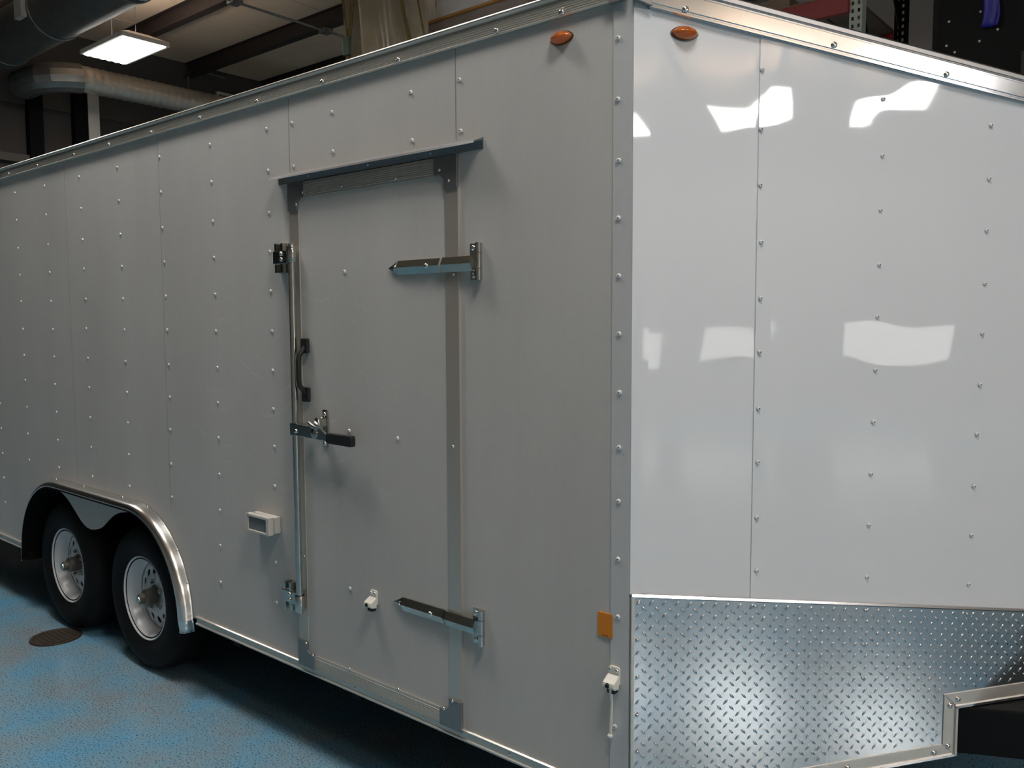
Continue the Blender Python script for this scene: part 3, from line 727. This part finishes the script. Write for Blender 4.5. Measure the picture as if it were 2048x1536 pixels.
# --- plastic door hold-backs
def holdback(xc, zc, y0, rod):
    s = MB(); s.slab([(xc - .017, zc - .006), (xc + .019, zc - .014), (xc + .019, zc + .031), (xc + .014, zc + .036), (xc - .012, zc + .036), (xc - .017, zc + .031)], y0 - .008, y0)
    H = s.build('door_holdback', CREAM, TR, bev=.003, label='cream plastic door hold-back')
    b = MB()
    pr_ = [(y0 - .006, zc + .014), (y0 - .034, zc - .002), (y0 - .036, zc - .014), (y0 - .028, zc - .022), (y0 - .006, zc - .026)]
    n = len(pr_); xs = (xc - .019, xc + .019)
    b.sweep(pr_, [(xs[0], 0), (xs[1], 0)])
    b.build('clip_body', CREAM, H, bev=.004)
    MB().lathe([(0, -.003), (.007, -.003), (.007, .006)], (0, 0, 0), 12).v
    hM = MB(T(xc - .002, y0 - .0345, zc - .010) @ Matrix.Rotation(.35, 4, 'X'))
    hM.lathe([(0, -.0035), (.0065, -.0035), (.0070, .004), (0, .004)], (0, 0, 0), 12); hM.build('socket', GASKET, H)
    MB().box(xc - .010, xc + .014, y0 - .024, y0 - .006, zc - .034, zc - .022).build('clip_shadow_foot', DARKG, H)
    for dx in (-.009, .011): fix(SCS, 'screw', xc + dx, y0 - .008, zc + .026, H)
    if rod:
        MB().tube([(xc + .002, y0 - .026, zc - .018), (xc - .001, y0 - .014, zc - .06), (xc - .008, y0 - .008, zc - .160)], .0042, 8).build('hold_rod', CREAM, H, smooth=.8)
        MB().lathe([(0, -.006), (.006, -.005), (.0085, 0), (.006, .005), (0, .006)], (xc - .0085, y0 - .009, zc - .163), 12, 'Z').build('rod_knob', CREAM, H, smooth=True)
holdback(-1.000, .722, -.006, False); holdback(-.006, .715, -.004, True)

# --- orange reflector
p = []
for cx, cz, a0 in ((-.018, .828, -PI / 2), (-.018, .887, 0), (-.058, .887, PI / 2), (-.058, .828, PI)):
    p += [(cx + .004 * math.cos(a0 + k * PI / 6), cz + .004 * math.sin(a0 + k * PI / 6)) for k in range(4)]
OR = MB().slab(p, -.0055, .0).build('reflector', ORANGE, TR, label='orange rectangular reflector')
for k, wd in enumerate((.0035, .003, .0045, .003)):
    MB().box(-.048 + k * .0055, -.048 + k * .0055 + wd, -.0058, -.0054, .8270, .8300).build('print_mark', PRINT, OR)

# --- fender
def arc_path(R, zlow):
    (fx, fz), (rx, rz) = WC; P = [(fx + R + .012, zlow)]
    for k in range(15): a = math.radians(2 + 88 * k / 14); P.append((fx + R * math.cos(a), fz + R * math.sin(a)))
    for k in range(1, 6): P.append((fx + (rx - fx) * k / 6, fz + R))
    for k in range(15): a = math.radians(90 + 88 * k / 14); P.append((rx + R * math.cos(a), rz + R * math.sin(a)))
    P.append((rx - R - .012, zlow)); return P
fs = [(.483, -.001), (.4815, -.006), (.479, -.014), (.478, -.028), (.473, -.044), (.463, -.056), (.452, -.060), (.4445, -.059)]
paths = [arc_path(R, .312) for R, _ in fs]; n = len(paths[0])
m = MB(); v = [(paths[k][i][0], fs[k][1], paths[k][i][1]) for k in range(len(fs)) for i in range(n)]
m.add(v, [(k * n + i, k * n + i + 1, (k + 1) * n + i + 1, (k + 1) * n + i) for k in range(len(fs) - 1) for i in range(n - 1)])
FE = m.build('fender', FENDER, TR, smooth=True, label='polished aluminium tandem fender'); md = FE.modifiers.new('thick', 'SOLIDIFY'); md.thickness = .003
for i, (x, z) in enumerate(arc_path(.480, .33)):
    if i % 3 == 1 and i > 1: fix(SCS, 'screw', x, -.008, z - .0 , FE)
lp = arc_path(.4445, .318); lq = arc_path(.432, .315)
m = MB(); m.add([(x, -.0615, z) for x, z in lp] + [(x, .30, z) for x, z in lq], [(i, i + 1, n + i + 1, n + i) for i in range(n - 1)])
o = m.build('wheel_well_liner', LINER, TR); md = o.modifiers.new('thick', 'SOLIDIFY'); md.thickness = .004
arch = [(-3.66,.775),(-3.635,.771),(-3.58,.760),(-3.523,.739),(-3.478,.715),(-3.434,.688),(-3.365,.644),(-3.328,.627),(-3.29,.616),(-3.245,.613),(-3.202,.619),(-3.155,.630),(-3.114,.647),(-3.054,.687),(-2.996,.721),(-2.955,.738),(-2.913,.751),(-2.834,.765),(-2.70,.772)]
MB().slab(arch + [(-2.70, .83), (-3.66, .83)], -.002, .006).build('wheel_arch_skirt', SIDE, TR)
MB().box(-4.06, -4.0, -.04, .1, .315, .36).build('fender_bracket', LINER, FE)

# --- wheels
def wheel(xc, zc):
    y0 = .012; R = .355
    # rim: outer flange, barrel going inward, then dished disc
    rim = [(.188, .03), (.196, .004), (.204, -.004), (.207, .000), (.206, .006), (.200, .010), (.192, .018), (.186, .040), (.180, .058), (.176, .066), (.168, .070)]
    RM = MB().lathe([(r, y0 + h) for r, h in rim], (xc, 0, zc), 48).build('wheel_rim', RIM, TR, smooth=.7, label='white steel modular wheel')
    # disc with round holes
    bm = bmesh.new(); loops = []
    def circ(cx, cz, r, k, yy):
        vs = [bm.verts.new((cx + r * math.cos(2 * PI * i / k), yy, cz + r * math.sin(2 * PI * i / k))) for i in range(k)]
        return [bm.edges.new((vs[i], vs[(i + 1) % k])) for i in range(k)]
    yy = y0 + .072
    ed = circ(0, 0, .172, 48, yy) + circ(0, 0, .052, 20, yy)
    for i in range(12):
        a = 2 * PI * i / 12 + .12; ed += circ(.122 * math.cos(a), .122 * math.sin(a), .0180, 14, yy)
    bmesh.ops.triangle_fill(bm, edges=ed, use_beauty=True, use_dissolve=False)
    for v_ in bm.verts:
        r = math.hypot(v_.co.x, v_.co.z); v_.co.y = yy - .016 * max(0, min(1, (.160 - r) / .06)) + .0
    me = bpy.data.meshes.new('wheel_disc'); bm.to_mesh(me); bm.free(); me.materials.append(RIM); me.shade_smooth()
    o = link(bpy.data.objects.new('wheel_disc', me)); o.location = (xc, 0, zc); put(o, RM); md = o.modifiers.new('thick', 'SOLIDIFY'); md.thickness = .005
    tp = [(.190, .004), (.206, .001), (.225, -.010), (.262, -.020), (.300, -.018), (.330, -.004), (.346, .020), (.353, .05), (R, .09), (.353, .13), (.346, .16), (.320, .185), (.25, .19), (.19, .17)]
    MB().lathe([(r, y0 + h) for r, h in tp], (xc, 0, zc), 56).build('tyre', TIRE, RM, smooth=.8)
    for a in (.9,):
        pass
    hb = [(0, -.030), (.020, -.030), (.024, -.026), (.026, -.004), (.036, .0), (.040, .004), (.041, .055), (.052, .060), (.053, .075)]
    MB().lathe([(r, y0 + h) for r, h in hb], (xc, 0, zc), 24).build('hub', HUB, RM, smooth=.6)
    MB().lathe([(0, -.034), (.017, -.034), (.0185, -.030), (.019, -.024)], (xc, y0, zc), 20).build('grease_cap', ZINC, RM, smooth=.6)
    for i in range(5):
        a = 2 * PI * i / 5 + .5
        MB().lathe([(0, -.022), (.007, -.022), (.0105, -.016), (.0105, .0), (.013, .004)], (xc + .070 * math.cos(a), y0 + .058, zc + .070 * math.sin(a)), 6).build('lug_nut', ZINC, RM)
    MB().lathe([(0, .10), (.178, .10), (.178, .094)], (xc, y0, zc), 24).build('brake_drum', LINER, RM)
for x, z in WC: wheel(x, z)
for x, z in WC: MB().tube([(x, .2, z), (x, 2.4, z)], .035, 10).build('axle', STEEL, TR)
for x, z in WC: MB().lathe([(.19, .2), (.34, .2), (.355, .09), (.34, 0), (.19, 0)], (x, 2.39, z), 32).build('far_tyre', TIRE, TR)

# --- tread-plate nose guard
STEP = 1.036
def ptop(s): return .953 - DROP * s
PB = .368; PS = .520
poly = [(.004, PB), (STEP, PB), (STEP, PS), (TIP, PS), (TIP, ptop(TIP)), (.004, ptop(0))]
TP = MB(MF).slab(poly, -.0075, -.004).build('tread_plate', TREAD, TR, label='bright diamond tread plate guard')
def lug_mesh():
    a, b, h = .0118, .0036, .0016
    v = [(-a, 0, 0), (-a * .35, 0, -b), (a * .35, 0, -b), (a, 0, 0), (a * .35, 0, b), (-a * .35, 0, b), (-a * .55, -h, 0), (0, -h, -b * .42), (a * .55, -h, 0), (0, -h, b * .42)]
    f = [(0, 1, 6), (1, 7, 6), (1, 2, 7), (2, 8, 7), (2, 3, 8), (3, 4, 8), (4, 9, 8), (4, 5, 9), (5, 6, 9), (5, 0, 6), (6, 7, 8, 9)]
    return v, f
lv, lf = lug_mesh()
LUG = MB().add(lv, lf).mesh('tread_lug', TREAD, smooth=True)
lugs = []
PX, PZ = .0385, .0345
for i in range(-1, 43):
    for j in range(-8, 30):
        for o_ in (0, 1):
            s = .018 + i * PX + o_ * PX / 2; z = ptop(0) - .014 - j * PZ - o_ * PZ / 2 - DROP * s
            if s < .014 or s > TIP - .02 or z > ptop(s) - .012: continue
            if s < STEP + .05 and z < .408: continue
            if s >= STEP - .012 and z < .562: continue
            lugs.append((s, z, o_))
camp = SC.camera.matrix_world.translation
def seen(l):
    p = SC.camera.matrix_world.inverted() @ (MF @ Vector((l[0], 0, l[1])))
    u, v_ = p.x / -p.z * 1681.6 + 1024, 768 - p.y / -p.z * 1681.6
    return 0 if (u < 2048 and v_ < 1536) else 1
lugs.sort(key=lambda l: (seen(l), ((MF @ Vector((l[0], 0, l[1]))) - camp).length))
def lugM(s, z, o_): return MF @ T(s, -.0074, z) @ Matrix.Rotation((PI / 4 if o_ else -PI / 4) + PI * 0, 4, 'Y')
for l in lugs[:300]: inst('tread_lug', LUG, lugM(*l), TP)
rest = MB()
for l in lugs[300:]:
    rest.M = lugM(*l); rest.add(lv, lf)
rest.build('tread_lug_field', TREAD, TP, smooth=True, kind='stuff')
# edge trims of the guard
q = MB(MF); q.sweep([(-.004, -.0005), (-.0095, -.0005), (-.012, .003), (-.0095, .0095), (-.004, .010)], [(.0, ptop(0)), (TIP, ptop(TIP))]); q.build('guard_top_trim', ALUB, TR)
q = MB(MF); q.slab([(-.001, PB), (.007, PB), (.007, ptop(.007)), (-.001, ptop(0))], -.010, -.0045); q.build('guard_edge_trim', ALU, TR)
def angle_trim(nm, pts, scr):
    o = MB(MF).slab(pts, -.0105, -.0045).build(nm, ALU, TR, bev=.0012)
    for s, z in scr: fix(SCS if 0 else SCR, 'screw', s, -.0105, z, o, MF)
    return o
b0, b1 = .352, .392
angle_trim('guard_bottom_trim', [(-.002, b0), (1.083, b0), (STEP + .001, b1), (-.002, b1)], [(1.004, .371), (.694, .372), (.38, .372), (.07, .372)])
q = MB(MF); q.sweep([(-.0045, b0 - .001), (-.016, b0 - .001), (-.016, b0 + .006), (-.0045, b0 + .006)], [(-.002, 0), (1.085, 0)]); q.build('guard_bottom_lip', ALUB, TR)
angle_trim('guard_step_trim', [(STEP + .001, b1), (1.083, b0), (1.083, .506), (STEP + .001, .550)], [(1.058, .514), (1.055, .385)])
q = MB(MF); q.box(1.079, 1.0865, -.016, -.0045, b0, .508); q.build('guard_step_lip', ALU, TR)
angle_trim('guard_upper_trim', [(STEP + .001, .550), (1.083, .508), (TIP, .508), (TIP, .550)], [(1.087, .530), (1.42, .530)])
q = MB(MF); q.box(1.079, TIP, -.016, -.0045, .5025, .510); q.build('guard_upper_lip', ALUB, TR)
for s, z in [(0.020,0.935),(0.017,0.834),(0.018,0.731),(0.018,0.623),(0.019,0.519),(0.376,0.891),(0.744,0.843),(0.74,0.74),(0.742,0.638),(1.113,0.794)]:
    fix(SCS, 'screw', s, -.0075, z, TP, MF)

# --- tongue behind the step
for sgn in (1, -1):
    a = Vector((.25, 1.3 - sgn * .575, .425)); b_ = Vector((1.45, 1.3 + sgn * .03, .425)); dd = (b_ - a); L_ = dd.length
    M = Matrix.Translation(a) @ dd.to_track_quat('X', 'Z').to_matrix().to_4x4()
    MB(M).box(0, L_, -.018, .03, -.075, .074).build('tongue_beam', STEEL, TR, bev=.006)
MB().box(.40, .46, .64, 1.96, .375, .55).build('tongue_cross_beam', STEEL, TR)
dk = MB(); pg = [(.35, .82), (1.42, 1.30), (1.42, 1.32), (.35, 1.78)]
dk.add([(x, y, .488) for x, y in pg] + [(x, y, .498) for x, y in pg], [(3, 2, 1, 0), (4, 5, 6, 7), (0, 1, 5, 4), (1, 2, 6, 5), (2, 3, 7, 6), (3, 0, 4, 7)])
dk.build('tongue_deck', STEEL, TR)
